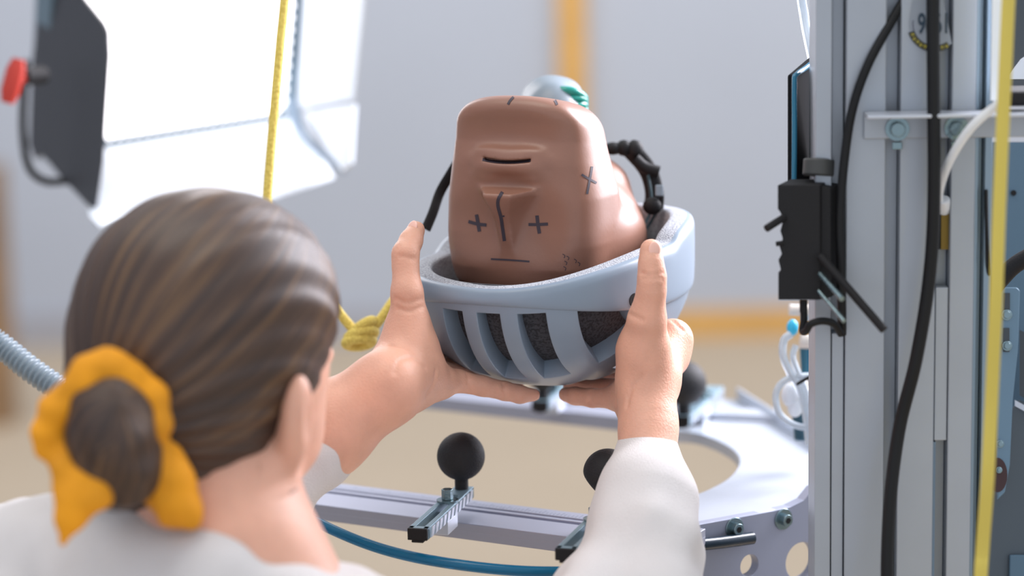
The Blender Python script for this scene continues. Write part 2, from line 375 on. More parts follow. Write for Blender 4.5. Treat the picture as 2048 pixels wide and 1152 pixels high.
# ------------------------------------------------------------------ cradle: plate and rails
Z0 = P(1000, 1012, 2.15).z
RG = empty('support_frame', Pz(1400, 1010, Z0), 'aluminium frame with an oval opening and slotted rails below the helmet', 'frame')
def arcpts(l): return [Pz(x, y, Z0) for x, y in l]
outer = spline(arcpts([(1290, 1068), (1405, 1047), (1540, 1022)]), 3) + spline(arcpts([(1560, 1018), (1595, 1005), (1622, 980), (1632, 940)]), 4) + arcpts([(1720, 925), (1640, 890), (1560, 850), (1480, 800), (1400, 795), (1345, 808), (1270, 815), (1270, 862)])
inner = spline(arcpts([(1300, 862), (1345, 862), (1395, 866), (1440, 883), (1470, 903), (1479, 925), (1462, 952), (1425, 975), (1380, 992), (1290, 1014)]), 5)
MB().prism(outer+inner, (0, 0, -.012)).build('deck_plate', M_alu2, RG, bevel=.001)
def beam(name, p0, p1, w, h, slots, m=M_rail):
    d = (p1-p0); side = Vector((0, 0, 1)).cross(d).normalized()
    if side.y < 0: side = -side
    mb = MB()
    mb.box(p0-Vector((0, 0, h)), d, side*w, (0, 0, h*.55))
    prev = 0
    for (a, b) in slots+[(1, 1)]:
        mb.box(p0+side*w*prev-Vector((0, 0, h*.5)), d, side*w*(a-prev), (0, 0, h*.5)); prev = b
    return mb.build(name, m, RG, bevel=.0006)
fr0 = Pz(560, 999, Z0); fr1 = Pz(1340, 1100, Z0)
beam('front_rail', fr0, fr1, .072, .0145, [(.52, .62), (.7, .76)])
bk0 = Pz(700, 775, Z0); bk1 = Pz(1400, 852, Z0)
beam('rear_rail', bk0, bk1, .072, .0145, [(.5, .6), (.7, .76)])
# scale engraved on the front rail's far strip
d_ = (fr1-fr0).normalized(); sd = Vector((0, 0, 1)).cross(d_).normalized(); sd = sd if sd.y > 0 else -sd
mb = MB()
for i in range(96):
    mb.box(fr0+d_*(.004+i*.0036)+sd*(.072*.8)+Vector((0, 0, .0001)), d_*.0005, sd*(.005 if i % 5 else .008), (0, 0, .0002))
mb.build('scale_marks', mat('engraving', lin(120, 128, 140), .6), RG)
# vertical flange with round openings
fa = Pz(1290, 1069, Z0); fb = Pz(1690, 990, Z0); fd = (fb-fa); L = fd.length; fdn = fd.normalized(); zz = Vector((0, 0, 1)); fn_ = fdn.cross(zz); fn_ = fn_ if fn_.y < 0 else -fn_
def Pf(px, py, off=.004):
    r = ray(px, py); q = fa+fn_*off; return CL+r*((q-CL).dot(fn_)/r.dot(fn_))
zt = lambda p: p
corner = [Pf(1290, 1070), Pf(1405, 1048), Pf(1545, 1022), Pf(1580, 1014), Pf(1608, 1000), Pf(1628, 975), Pf(1700, 960), Pf(1700, 1300), Pf(1290, 1300)]
MB().prism(corner, -fn_*.01, [circ(Pf(1499, 1131), fdn, zz, .0098), circ(Pf(1602, 1122), fdn, zz, .017), circ(Pf(1400, 1210), fdn, zz, .02)]).build('flange_plate', mat('shaded_plate', lin(150, 155, 172), .5, .4), RG, bevel=.0006)  # the flange's shadow is put into its grey-violet base colour
for (x, y) in ((1468, 1056), (1566, 1038)):
    c = Pf(x, y)
    b = MB().cyl(c, c+fn_*.0015, .0095, 28).cyl(c, c+fn_*.0075, .0052, 24).build('bolt', M_steel, RG, True, bevel=.0004)
    MB().tube([c+fn_*.0072, c+fn_*.0078], .0028, n=6, sub=1).build('hex_socket', M_black, b)
MB().tube([Pf(1390, 1090, .011), Pf(1440, 1085, .011), Pf(1505, 1076, .011)], .0055, sub=2).build('black_rod', mat('dark_rod', lin(28, 42, 54), .25), RG, True)
# raised strips on the plate toward the rear
mb = MB(); p0 = Pz(1475, 800, Z0); p1 = Pz(1640, 905, Z0); mb.box(p0, p1-p0, Vector((.0, .014, 0)), (0, 0, .012))
p0 = Pz(1400, 838, Z0); p1 = Pz(1560, 845, Z0); mb.box(p0, p1-p0, Vector((0, .03, 0)), (0, 0, .007))
mb.build('rear_strip', M_alu2, RG, bevel=.001)

def ball_clamp(cap_px, far_px, label, flip=False, ball_at_far=True, ball_r=.0212, deflate=False, base_up=0.012):
    z = Z0+base_up
    a = Pz(*cap_px, z+.010); b = Pz(*far_px, z+.010); d = (b-a); Ln = d.length; d.normalize()
    s = d.cross(Vector((0, 0, 1))).normalized(); w = .0085; up_ = Vector((0, 0, 1)); h = .010
    root = empty('ball_support', (a+b)/2-up_*.02, label, 'ball support', 'rubber ball supports clamped on the frame rails')
    mb = MB(); o = a-up_*h
    mb.box(o-s*w, d*Ln, s*.0045, up_*h); mb.box(o+s*(w-.0045), d*Ln, s*.0045, up_*h)
    mb.box(o-s*w, d*.006, s*2*w, up_*h); mb.box(o-s*w+d*(Ln-.03), d*.03, s*2*w, up_*h*.999)
    mb.build('arm', mat('teal_grey_arm', lin(132, 158, 170), .38, .5), root, bevel=.0005)
    # zig-zag teeth on both sides of the arm
    for sg in (1, -1):
        mb = MB(); n = 11
        for i in range(n):
            q = o+s*sg*w+d*(.006+i*(Ln-.012)/n); st = (Ln-.012)/n
            tri = [q+up_*.0008, q+d*st*.62+up_*.0008, q+d*st+up_*(h-.0012), q+d*st*.42+up_*(h-.0012)]
            mb.prism(tri, s*sg*.0012)
        mb.build('toothed_strip', M_alu2, root)
    MB().box(o-s*w-d*.003, d*.0032, s*2*w, up_*h).box(o-s*w*.6-d*.003-up_*.002, d*.01, s*1.2*w, up_*.002).build('end_cap', M_black, root, bevel=.0006)
    # bolt with washer
    c = a+d*Ln*.62
    bo = MB().cyl(c, c+up_*.0018, .0095, 28).build('washer', M_steel, root, True)
    MB().cyl(c+up_*.0018, c+up_*.011, .0052, 6).build('bolt', M_steel, root, True, bevel=.0005)
    # clamp foot on the rail
    f = a+d*Ln*.5-up_*(h+base_up)
    MB().box(f-s*w*1.0-d*.012, d*.03, s*2*w, up_*base_up).build('clamp_foot', M_alu2, root, bevel=.0006)
    e = (a+d*(Ln-.009)) if ball_at_far else (a+d*.012)
    MB().cyl(e-up_*.001, e+up_*.012, .006).build('stem', M_rub, root, True)
    bc = e+up_*(.008+ball_r)
    if deflate: bc = bc
    pr = [ell(bc, (ball_r,)*3)]
    if deflate: pr.append(['s', .003, (lambda x, c=nv(bc), nn=nv((s*-1-up_*.9-d*.3).normalized()): -((x-c)@nn-ball_r*.80)), nv(bc), ball_r*1.5])
    sdf_mesh('rubber_ball', pr, .0014, M_rub, root, smooth_it=3)
    return root
ball_clamp((836, 1056), (929, 972), 'black ball support on the front rail, its whole arm in view')
ball_clamp((1132, 1096), (1222, 1008), 'black ball support partly behind the white sleeve', deflate=True)
ball_clamp((1362, 832), (1432, 772), 'black ball support behind the right wrist', ball_at_far=False, ball_r=.0225)
ball_clamp((1080, 802), (1130, 760), 'small black ball support half hidden under the helmet on the rear rail', ball_at_far=False, ball_r=.016)

# ------------------------------------------------------------------ aluminium column at the right
DC = 1.95; K = DC/F
O0 = P(1630, 576, DC); yawc = math.radians(-3)
cx = Vector((math.cos(yawc), math.sin(yawc), 0)); cy = Vector((-math.sin(yawc), math.cos(yawc), 0)); zc = Vector((0, 0, 1))
zlo = -O0.z; zhi = 2.6-O0.z
def cu(px): return (px-1630)*K*1.0
def strip(mb, x0, x1, y0, y1, z0=zlo, z1=zhi):
    """vertical strip of the column: x in photo pixels across, y in metres behind the front face"""
    mb.box(O0+cx*cu(x0)+cy*y0+zc*z0, cx*(cu(x1)-cu(x0)), cy*(y1-y0), zc*(z1-z0))
def zpx(py): return P(1750, py, DC).z-O0.z
COLM = empty('extrusion_column', Vector((O0.x, O0.y, 0))+cx*.06, 'tall grey aluminium extrusion column at the right', 'column')
mb = MB()
strip(mb, 1630, 1662, 0, .07); strip(mb, 1664, 1688, .0008, .07, zlo, zpx(668)); strip(mb, 1664, 1688, .014, .07, zpx(668), zhi)
mb.build('left_profile', M_alu, COLM, bevel=.0008)
mb = MB(); strip(mb, 1690, 1768, -.002, .07); strip(mb, 1768, 1796, .016, .07); strip(mb, 1796, 1868, -.002, .07)
strip(mb, 1868, 1896, .016, .07); strip(mb, 1896, 1944, -.002, .07)
mb.build('main_profile', M_alu, COLM, bevel=.001)
mb = MB(); strip(mb, 1944, 1952, .004, .06); strip(mb, 1952, 1964, .018, .06); strip(mb, 1964, 1978, .002, .06)
mb.build('side_rail', mat('steel_blue_rail', lin(128, 146, 160), .3, .6), COLM, bevel=.0006)
mb = MB(); strip(mb, 1869.5, 1894.5, -.0005, .012, zpx(893), zpx(575)); mb.build('slot_cover', M_alu, COLM, bevel=.0006)
mb = MB(); strip(mb, 1868, 1873, -.001, .015, zlo, zpx(896)); mb.build('slot_lip', M_groove, COLM)
mb = MB(); strip(mb, 1881, 1896, .006, .015, zpx(500), zpx(425)); mb.build('brass_fitting', mat('brass', lin(120, 100, 50), .4, .8), COLM)
mb = MB(); strip(mb, 1872, 1896, .012, .0155, zpx(502), zpx(400)); mb.build('slot_opening', M_dark, COLM)
mb = MB(); strip(mb, 1962, 1983, -.03, -.0295+.004, zpx(190), zhi); mb.build('window_glint_strip', mat('painted_glint_white', lin(228, 236, 245), .25), COLM)  # white strip: window reflection painted as colour
mb = MB(); strip(mb, 1987, 1999, -.03, -.026, zpx(160), zhi); mb.build('window_glint_strip', mat('painted_glint_white', lin(228, 236, 245), .25), COLM)  # narrower strip of the same painted window reflection
mb = MB(); strip(mb, 1988, 2060, -.02, .03, zpx(205), zpx(175)); mb.build('black_block', M_black, COLM, bevel=.003)
# sticker
st = empty('round_sticker', O0+cx*cu(1855)-cy*.003+zc*zpx(60), 'round upside-down 1996 sticker with a yellow lettered black band on the column', 'sticker')
ctr = O0+cx*cu(1862)-cy*.0026+zc*(zpx(42))
def arcband(r0, r1, a0, a1, n=24):
    return [ctr+cx*r0*math.cos(a)+zc*r0*math.sin(a) for a in np.linspace(a0, a1, n)]+[ctr+cx*r1*math.cos(a)+zc*r1*math.sin(a) for a in np.linspace(a1, a0, n)]
disc = [ctr+cx*.0206*math.cos(a)+zc*.0206*math.sin(a) for a in np.linspace(math.pi*.97, math.pi*1.72, 30)]+[ctr+cx*.0058+zc*.02, ctr-cx*.018+zc*.02]
MB().prism(disc, cy*.0004).build('sticker_face', mat('sticker_clear_face', lin(135, 143, 152), .4), st)
MB().prism(arcband(.0172, .0222, math.pi*1.1, math.pi*1.68), -cy*.0004).build('black_band', mat('band_black', lin(40, 42, 34), .5), st)
MB().prism(arcband(.0172, .0178, math.pi*.95, math.pi*1.12), -cy*.0003).build('ring_line', mat('band_black2', lin(58, 60, 84), .5), st)
mb = MB()
for i, a in enumerate(np.linspace(math.pi*1.14, math.pi*1.65, 10)):
    if i in (6,): continue
    c = ctr+(cx*math.cos(a)+zc*math.sin(a))*.0197-cy*.0005; t = (-cx*math.sin(a)+zc*math.cos(a)); rr = (cx*math.cos(a)+zc*math.sin(a))
    mb.box(c-t*.0009-rr*.0012, t*.0004, -cy*.0002, rr*.0024); mb.box(c+t*.0005-rr*.0012, t*.0004, -cy*.0002, rr*.0024)
    mb.box(c-t*.0009+rr*(.0008 if i % 2 else -.0012), t*.0016, -cy*.0002, rr*.0005)
mb.build('band_lettering', mat('yellow_print', lin(205, 190, 60), .5), st)
fc = bpy.data.curves.new('digits', 'FONT'); fc.body = '1996'; fc.size = .0225; fc.align_x = 'CENTER'; fc.align_y = 'CENTER'; fc.extrude = .0001; fc.space_character = 1.0; fc.offset = .0004
tmp = bpy.data.objects.new('digits', fc); COL.objects.link(tmp); bpy.context.view_layer.update()
me = bpy.data.meshes.new_from_object(tmp.evaluated_get(bpy.context.evaluated_depsgraph_get())); bpy.data.objects.remove(tmp)
Mt = Matrix((( -cx.x, -zc.x, -cy.x, 0), (-cx.y, -zc.y, -cy.y, 0), (-cx.z, -zc.z, -cy.z, 0), (0, 0, 0, 1)))
me.transform(Matrix.Translation(ctr+zc*.0012-cx*.001-cy*.0004) @ Mt @ Matrix.Diagonal((.57, 1, 1, 1)))
link('printed_year', me, mat('dark_print', lin(36, 56, 72), .5), st)

# angle bracket across the column
BR = empty('angle_bracket', O0+cx*cu(1880)+zc*zpx(230), 'aluminium angle bracket bolted across the column', 'bracket')
zb = zpx(222)
MB().box(O0+cx*cu(1724)-cy*.034+zc*zb, cx*.16, cy*.030, zc*.003).build('shelf_leg', M_alu2, BR, bevel=.0008)
MB().box(O0+cx*cu(1724)-cy*.0055+zc*(zb-.019), cx*.16, cy*.003, zc*.019).build('vertical_leg', M_alu, BR, bevel=.0008)
for bx in (1789, 1904):
    c = O0+cx*cu(bx)-cy*.0055+zc*(zb-.011)
    bo = MB().cyl(c, c-cy*.0025, .0095, 24).build('washer', M_steel, BR, True)
    MB().cyl(c-cy*.0025, c-cy*.0085, .0058, 18).build('bolt', M_steel, BR, True, bevel=.0006)
    MB().box(c-zc*.0165-cx*.004, cx*.008, -cy*.0025, zc*.006).build('slot_nut', M_steel, BR, bevel=.0006)

# ------------------------------------------------------------------ cables on the column
cable('black_cable', [(1930, -700, 1.9), (1890, -300, 1.91), (1822, -40, 1.91), (1790, 30, 1.91), (1738, 125, 1.91), (1706, 215, 1.915), (1690, 310, 1.92), (1680, 430, 1.925), (1682, 540, 1.93), (1684, 640, 1.94), (1684, 668, 1.947)], .0036, M_cable, 'thin black cable curving down the left side of the column', 'cable', n=14)
cable('black_cable', [(1880, -1100, 1.9), (1870, -500, 1.89), (1866, -40, 1.89), (1867, 160, 1.89), (1868, 400, 1.9), (1858, 560, 1.91), (1832, 720, 1.92), (1800, 850, 1.93), (1782, 980, 1.93), (1775, 1100, 1.93), (1774, 1220, 1.93), (1773, 1400, 1.93), (1771, 1600, 1.93)], .0053, M_cable, 'thick black cable running the full height of the column', 'cable', n=16)
wc = empty('white_cable', P(1930, 300, 1.87), 'white cable bending down from the bracket to a slot', 'cable')
MB().tube([P(2010, 205, 1.86), P(1985, 217, 1.87), P(1940, 258, 1.88), P(1900, 320, 1.9), P(1880, 375, 1.92), P(1877, 412, 1.935)], .0036).build('sleeve', M_white, wc, True)
MB().tube([P(1887, 398, 1.93), P(1888, 412, 1.935), P(1888, 422, 1.94)], .0052, sub=1).build('plug', M_white, wc, True, bevel=.001)
cable('black_cable', [(1972, 380, 1.93), (1974, 480, 1.93), (1978, 570, 1.95), (1980, 640, 1.97)], .0016, M_cable, 'very thin black wire beside the yellow webbing strap', 'cable')
o = MB()
SP = [P(2075, -1100, 1.78), P(2045, -500, 1.79), P(2020, -60, 1.80), P(2010, 150, 1.80), P(1999, 400, 1.80), P(1992, 600, 1.80), P(1983, 800, 1.81), P(1975, 960, 1.81), P(1965, 1100, 1.82), P(1958, 1220, 1.82), P(1925, 1900, 1.84)]
o.tube(SP, .0051, flat=(1, .22), n=16); tag(o.build('webbing_strap', M_strap, None, True), 'flat yellow webbing strap hanging in front of the column', 'strap')

# ------------------------------------------------------------------ machine panel behind the strap
MP = empty('machine_panel', P(2030, 700, 2.1), 'blue-grey sheet metal machine side panel at the right edge', 'panel')
def pp(l, d): return [P(x, y, d) for x, y in l]
back = CR @ Vector((0, 0, -1))
MB().prism(pp([(1955, 284), (2120, 284), (2120, 1250), (1955, 1250)], 2.16), back*.004).build('sheet', M_blue, MP)
MB().prism(pp([(1958, 1250), (1972, 1050), (1990, 860), (2040, 800), (2120, 830), (2120, 1250)], 2.12), back*.004).build('lower_cover', mat('dark_blue_grey', lin(76, 86, 94), .5, .2), MP)
MB().prism(pp([(2000, -60), (2120, -60), (2120, 205), (2000, 205)], 2.15), back*.004).build('upper_cover', M_dark, MP)
tabp = pp([(1985, 575), (2034, 575), (2040, 582), (2036, 700), (2026, 800), (2020, 930), (2010, 985), (1995, 1000), (1990, 700)], 2.10)
MB().prism(tabp, back*.003).build('mounting_tab', mat('tab_metal', lin(104, 130, 148), .4, .4), MP, bevel=.0008)
for (x, y, h) in ((2014, 612, 26), (2013, 680, 24)):
    MB().prism(pp([(x-6, y-h), (x+6, y-h), (x+6, y+h), (x-6, y+h)], 2.098), back*.001).build('slot', M_dark, MP)
for (x, y, r) in ((2013, 630, .0042), (2014, 692, .0038), (2000, 888, .003), (1998, 940, .0025)):
    c = P(x, y, 2.097); b = MB().cyl(c, c-back*.001, r*1.15, 20).cyl(c, c-back*.004, r*.75, 16).build('screw', M_steel, MP, True, bevel=.0003)
c = P(2027, 386, 2.158); MB().cyl(c, c-back*.0005, .0026, 16).build('drilled_hole', M_black, MP)
c = P(1995, 950, 2.099); MB().prism([c+ux*.0085*math.cos(a)+uy*.015*math.sin(a) for a in np.linspace(0, 6.28, 24, False)], -back*.0005).build('oval_opening', mat('dark_red', lin(62, 38, 40), .6), MP)
MB().prism(pp([(2040, 660), (2120, 700), (2120, 850), (2040, 790)], 2.115), back*.002).build('dark_inset', M_dark, MP)  # plain dark sheet in front of the panel
MB().prism(pp([(2030, 800), (2120, 850), (2120, 862), (2030, 812)], 2.112), back*.002).build('edge_strip', M_alu2, MP)
MB().prism(pp([(2020, 1110), (2100, 1110), (2100, 1250), (2016, 1250)], 2.115), back*.004).build('corner_cover', M_blue, MP, bevel=.001)
MB().prism(pp([(2012, 158), (2042, 118), (2110, 70), (2110, 158)], 2.08), back*.002).build('white_tab', M_white, MP)
cable('black_hose', [(1975, 590, 2.06), (2000, 560, 2.06), (2030, 530, 2.06), (2080, 500, 2.06)], .0075, M_black, 'thick black hose crossing at the right edge behind the strap', 'hose')

# ------------------------------------------------------------------ black phone and sensor block left of the column
ph = empty('smartphone', P(1610, 240, 1.98), 'dark phone with a teal edge standing on the black sensor block', 'phone')
q = [P(1587, 150, 1.98), P(1640, 105, 2.02), P(1640, 365, 2.02), P(1587, 365, 1.98)]
dn = (q[1]-q[0]).cross(q[3]-q[0]).normalized(); dn = dn if dn.dot(CL-q[0]) > 0 else -dn
MB().prism(q, -dn*.006).build('phone_body', mat('phone_back', lin(16, 17, 20), .9, Specular_IOR_Level=.15), ph, bevel=.0015)
MB().tube([P(1640, 112, 2.018), P(1610, 137, 1.996), P(1592, 150, 1.978), P(1589, 165, 1.976), P(1589, 260, 1.976), P(1588, 366, 1.976)], .0022, n=10, sub=3).build('edge_frame', M_tealedge, ph, True)
SB = empty('sensor_block', P(1600, 480, 1.92), 'black notched sensor block clamped to the left of the column', 'sensor block')
fr = [(1555, 370), (1640, 370), (1640, 600), (1556, 600), (1556, 545), (1561, 540), (1556, 520), (1563, 508), (1558, 492), (1565, 478), (1560, 462), (1566, 440), (1560, 425), (1555, 418)]
def PB(px, py, d=1.92): return P(px, py, d)
bv = cy*.035+cx*.012
mb = MB(); mb.prism([PB(x, y) for x, y in fr], bv); mb.build('housing', M_black, SB, bevel=.0008)
mb = MB(); mb.prism([PB(x, y, 1.925) for x, y in [(1640, 372), (1662, 376), (1662, 595), (1640, 600)]], bv); mb.build('side_cheek', M_black, SB, bevel=.0008)
MB().cyl(PB(1636, 352, 1.94), PB(1638, 318, 1.94), .0125, 28).build('round_knob', mat('grey_knob', lin(58, 60, 60), .6), SB, True, bevel=.0015)
MB().tube([PB(1568, 435), PB(1550, 446, 1.91), PB(1533, 457, 1.905)], .003, sub=1).build('lever', M_black, SB, True)
MB().tube([PB(1566, 486), PB(1552, 488)], .002, sub=1).build('pin', M_black, SB, True)
for a, b, r, m in (((1640, 512), (1768, 660), .0034, M_black), ((1640, 548), (1684, 598), .0022, M_steel), ((1638, 583), (1688, 642), .0018, M_steel)):
    MB().tube([PB(*a, 1.915), PB(*b, 1.885)], r, sub=1, n=14).build('rod', m, SB, True)
MB().cyl(PB(1607, 600, 1.93), PB(1607, 625, 1.93), .0032).build('cable_gland', M_black, SB, True)
cable('black_cable', [(1607, 612, 1.935), (1608, 640, 1.935), (1605, 662, 1.935), (1612, 662, 1.93), (1622, 648, 1.925), (1645, 642, 1.925), (1668, 648, 1.93), (1682, 668, 1.94)], .0030, M_cable, 'short black cable looping out under the sensor block', 'cable', n=12)
tb = cable('clear_tube', [(1560, -500, 2.05), (1597, -60, 2.05), (1608, 30, 2.05), (1618, 85, 2.04), (1632, 150, 2.03)], .0042, M_clear, 'clear plastic tube above the phone beside the column', 'tube')

# ------------------------------------------------------------------ pneumatic fittings behind the column
PV = empty('pneumatic_valve', P(1605, 830, 2.25), 'pneumatic valve body with fittings behind the column', 'valve')
MB().cyl(P(1612, 880, 2.25), P(1606, 815, 2.25), .011).cyl(P(1606, 815, 2.25), P(1604, 790, 2.25), .008).build('valve_body', mat('teal_dark_metal', lin(52, 88, 104), .35, .4), PV, True, bevel=.002)
MB().cyl(P(1618, 760, 2.25), P(1614, 690, 2.25), .007).build('column', mat('teal_dark_metal2', lin(46, 104, 126), .35, .4), PV, True)
for (x, y, s) in ((1582, 790, .009), (1600, 770, .007), (1590, 815, .007), (1613, 790, .006)):
    MB().ball(P(x, y, 2.22), s, 16, 10, (1, 1, 1.3)).build('white_fitting', M_white, PV, True)
MB().cyl(P(1578, 620, 2.24), P(1640, 622, 2.24), .0055).cyl(P(1600, 682, 2.24), P(1640, 684, 2.24), .007).build('beige_fitting', mat('beige_plastic', lin(205, 195, 185), .5), PV, True, bevel=.001)
MB().ball(P(1585, 655, 2.22), .0055, 16, 10, (1, 1, 1.4)).build('blue_collet', mat('cyan_plastic', lin(40, 168, 205), .35), PV, True)
MB().cyl(P(1604, 634, 2.24), P(1640, 636, 2.24), .004).build('clear_fitting', M_clear, PV, True)
for pts, r, lab in (([(1582, 668), (1568, 680), (1566, 710), (1580, 745), (1600, 780), (1612, 830), (1618, 890)], .0036, 'outer clear air tube bowing out behind the column'),
                    ([(1592, 690), (1586, 715), (1600, 755), (1615, 795), (1622, 850), (1625, 900)], .0028, 'inner clear air tube beside the valve body'),
                    ([(1640, 755), (1610, 752), (1575, 758), (1554, 780), (1553, 810), (1566, 835), (1595, 852), (1640, 858)], .0031, 'grey air tube looping in a circle behind the column')):
    MBt = MB().tube([P(x, y, 2.2) for x, y in pts], r); tag(MBt.build('air_tube', M_clear, None, True), lab, 'tube', 'air tubes behind the column')
cable('cable_tie', [(1595, 768, 2.19), (1612, 758, 2.18), (1640, 745, 2.18)], .0016, M_cable, 'thin black tie around the air tubes', 'cable tie')

# ------------------------------------------------------------------ mannequin head, upside down
YAW = math.radians(25); HC = P(1094, 377, 2.14)
Rv = Vector((math.cos(YAW), -math.sin(YAW), 0)); Fv = Vector((-math.sin(YAW), -math.cos(YAW), 0)); Uv = Vector((0, 0, 1))
Rh = np.array([list(Rv), list(Fv), list(Uv)]).T     # columns: lateral, forward, up (chin up)
def hl(x): return (x-nv(HC))@Rh*100                  # centimetres in head coordinates
def HP(r, f, w): return HC+Rv*r/100+Fv*f/100+Uv*w/100
def face_block(x):
    q = hl(x); w = q[:, 2]; a = np.interp(w, [-9, -4, 0, 3.4, 6, 9.2], [6.9, 7.3, 7.1, 6.5, 6.1, 5.6])
    fr_ = np.interp(w, [-9, -6, -3, 0, 3, 5, 7, 9.5], [6.4, 7.9, 8.2, 8.1, 8.0, 7.7, 8.0, 7.9]); bk_ = np.interp(w, [-9, 0, 4, 9.5], [-4, -2.5, -1.2, -.2])
    fc_ = (fr_+bk_)/2; b = (fr_-bk_)/2
    qq = (np.abs(q[:, 0]/a)**3.5+np.abs((q[:, 1]-fc_)/b)**3.5+1e-9)**(1/3.5)
    d = (qq-1)*np.minimum(a, b)*.92
    top = w-(9.15+.17*(q[:, 1]-8)-.02*q[:, 0]**2*.8); d = -smin(-d, -top*.95, 2.0); d = -smin(-d, w+9, 2.0)
    return d/100
def nose(x):
    q = hl(x); w = q[:, 2]; hw = np.interp(w, [-6, -4, -1, 1.2], [.5, .58, .9, 1.35]); fr_ = np.interp(w, [-6, -4.5, -2, .6, 1.3], [7.7, 8.45, 9.35, 10.5, 10.2])
    d1 = np.abs(q[:, 0]*.98)+(q[:, 1]-fr_)*.62-hw; d2 = q[:, 1]-fr_; d3 = w-(1.15-(q[:, 1]-8)*.12); d4 = -6-w
    d = np.maximum(np.maximum(d1*.75, d2), np.maximum(d3, d4)); return d/100
prims = [
    ell(HP(0, -1.9, -5.3), (.077, .104, .074), Rh, .02),
    ['u', .006, face_block, nv(HP(0, 3, 0)), .135],
    ell(HP(0, -6.6, -.9), (.050, .048, .034), Rh, .008),
    ['u', .004, nose, nv(HP(0, 8, -2)), .06],
    ell(HP(0, 7.55, 4.25), (.031, .0115, .0095), Rh, .012),
    ell(HP(0, 7.65, 2.65), (.029, .011, .010), Rh, .012),
    ell(HP(0, 8.1, 5.7), (.03, .004, .008), Rh, .02, 's'),
    ell(HP(0, 9.1, 1.9), (.018, .006, .003), Rh, .01, 's'),
    ell(HP(-3.4, 9.3, -2.2), (.019, .0125, .02), Rh, .02, 's'),
    ell(HP(3.4, 9.3, -2.2), (.019, .0125, .02), Rh, .02, 's'),
]
def slit(x):
    q = hl(x); w0 = 3.38+.035*q[:, 0]**2; return np.maximum(np.maximum(np.abs(q[:, 2]-w0)-.13, np.abs(q[:, 0])-2.2), 7.7-q[:, 1])/100
prims.append(['s', .0015, slit, nv(HP(0, 8.3, 3.4)), .03])
MH = empty('mannequin_head', HP(0, 0, -8), 'brown upside-down mannequin head with marker crosses, sitting in the bike helmet', 'mannequin head')
head = sdf_mesh('headform', prims, .0013, [M_brown, M_ink], MH, smooth_it=2)
hb = BVHTree.FromPolygons([v.co.copy() for v in head.data.vertices], [tuple(p.vertices) for p in head.data.polygons])
bm = bmesh.new(); bm.from_mesh(head.data)
def ink(pts, w, sub=6):
    """felt-pen stroke lying on the face: pixel points, width in pixels"""
    P2 = spline([Vector((x, y, 0)) for x, y in pts], sub); prev = None; out = []
    dense = []
    for a, b in zip(P2, P2[1:]):
        n = max(1, int((b-a).length/3)); dense += [a+(b-a)*i/n for i in range(n)]
    dense.append(P2[-1])
    for i, c in enumerate(dense):
        t = (dense[min(i+1, len(dense)-1)]-dense[max(i-1, 0)]).normalized(); s = Vector((-t.y, t.x, 0))*w*.5
        row = []
        for q in (c-s, c+s):
            l, nn, _, _ = hb.ray_cast(CL, ray(q.x, q.y))
            if l is None: row = None; break
            if nn.dot(CL-l) < 0: nn = -nn
            row.append(bm.verts.new(l+(nn+(CL-l).normalized()).normalized()*.0004))
        if row and prev:
            f = bm.faces.new((prev[0], prev[1], row[1], row[0])); f.material_index = 1
        prev = row
ink([(937, 443), (955, 448), (973, 450)], 6.5); ink([(953, 429), (956, 446), (959, 463)], 7)
ink([(1057, 449), (1076, 449), (1096, 448)], 6); ink([(1074, 431), (1076, 449), (1079, 467)], 7)
ink([(1005, 384), (997, 398), (996, 412), (1002, 435), (1005, 455), (1009, 482)], 6.5); ink([(1000, 433), (1009, 432)], 3)
ink([(982, 518), (1020, 520), (1059, 523)], 3.5)
ink([(1163, 349), (1178, 358), (1193, 366)], 4.5); ink([(1184, 333), (1179, 362), (1174, 388)], 4.5)
ink([(1027, 194), (1020, 202), (1016, 209)], 5); ink([(1108, 198), (1112, 205), (1114, 210)], 5)
ink([(965, 319), (985, 323), (1012, 325), (1040, 324), (1061, 321)], 5.5)
for (x, y) in ((1125, 508), (1133, 512), (1129, 522), (1127, 533), (1148, 518), (1155, 524)): ink([(x, y), (x+5, y+3), (x+3, y+8)], 1.4, 2)
bm.to_mesh(head.data); bm.free()
# neck stub behind the chin with a green wrap
NK = sdf_mesh('neck_stub', [ell(P(1102, 196, 2.22), (.027, .027, .021), None, .005), ell(P(1130, 200, 2.225), (.017, .02, .019), None, .005), ell(P(1105, 250, 2.2), (.03, .03, .04), None, .01)], .0016, M_glove, MH)
mb = MB(); cc = P(1136, 205, 2.20)
for k in range(5):
    zc_ = -.009+k*.0048; mb.tube([cc+zc*zc_+Vector((.0145*math.cos(t), .0145*math.sin(t), .0025*math.sin(2*t+k)-.005*math.cos(t))) for t in np.linspace(0, 6.283, 15)], .0042, sub=3, n=10)
mb.build('green_wrap', M_teal, MH, True)

# ------------------------------------------------------------------ bicycle helmet, upside down
HE = P(1105, 560, 2.14); HEz = P(985, 575, 2.01).z
HL = Vector((HE.x, HE.y, HEz)); aH, bH = .118, .146; cH = HEz-P(1080, 796, 2.08).z
BH = empty('bicycle_helmet', HL-Vector((0, 0, cH)), 'matt grey-blue bicycle helmet held upside down in two hands', 'helmet')
def hpt(x, y, z): return HL+Rv*x-Fv*y+Uv*z     # x lateral, y toward the back
def rimz(th):
    bkk = max(0, -math.cos(th)); sr = math.sin(th)      # th 0 = front, +90 = right side
    return .035*bkk**.55+.019*max(0, sr)**2*(1-.6*bkk)+.004*abs(sr)
def rim(th, off=0, z=0):
    s, c = math.sin(th), math.cos(th); e = 2/2.25
    x = (aH+off)*math.copysign(abs(s)**e, s); y = -(bH+off)*math.copysign(abs(c)**e, c); return x, y, rimz(th)+z
NT = 120
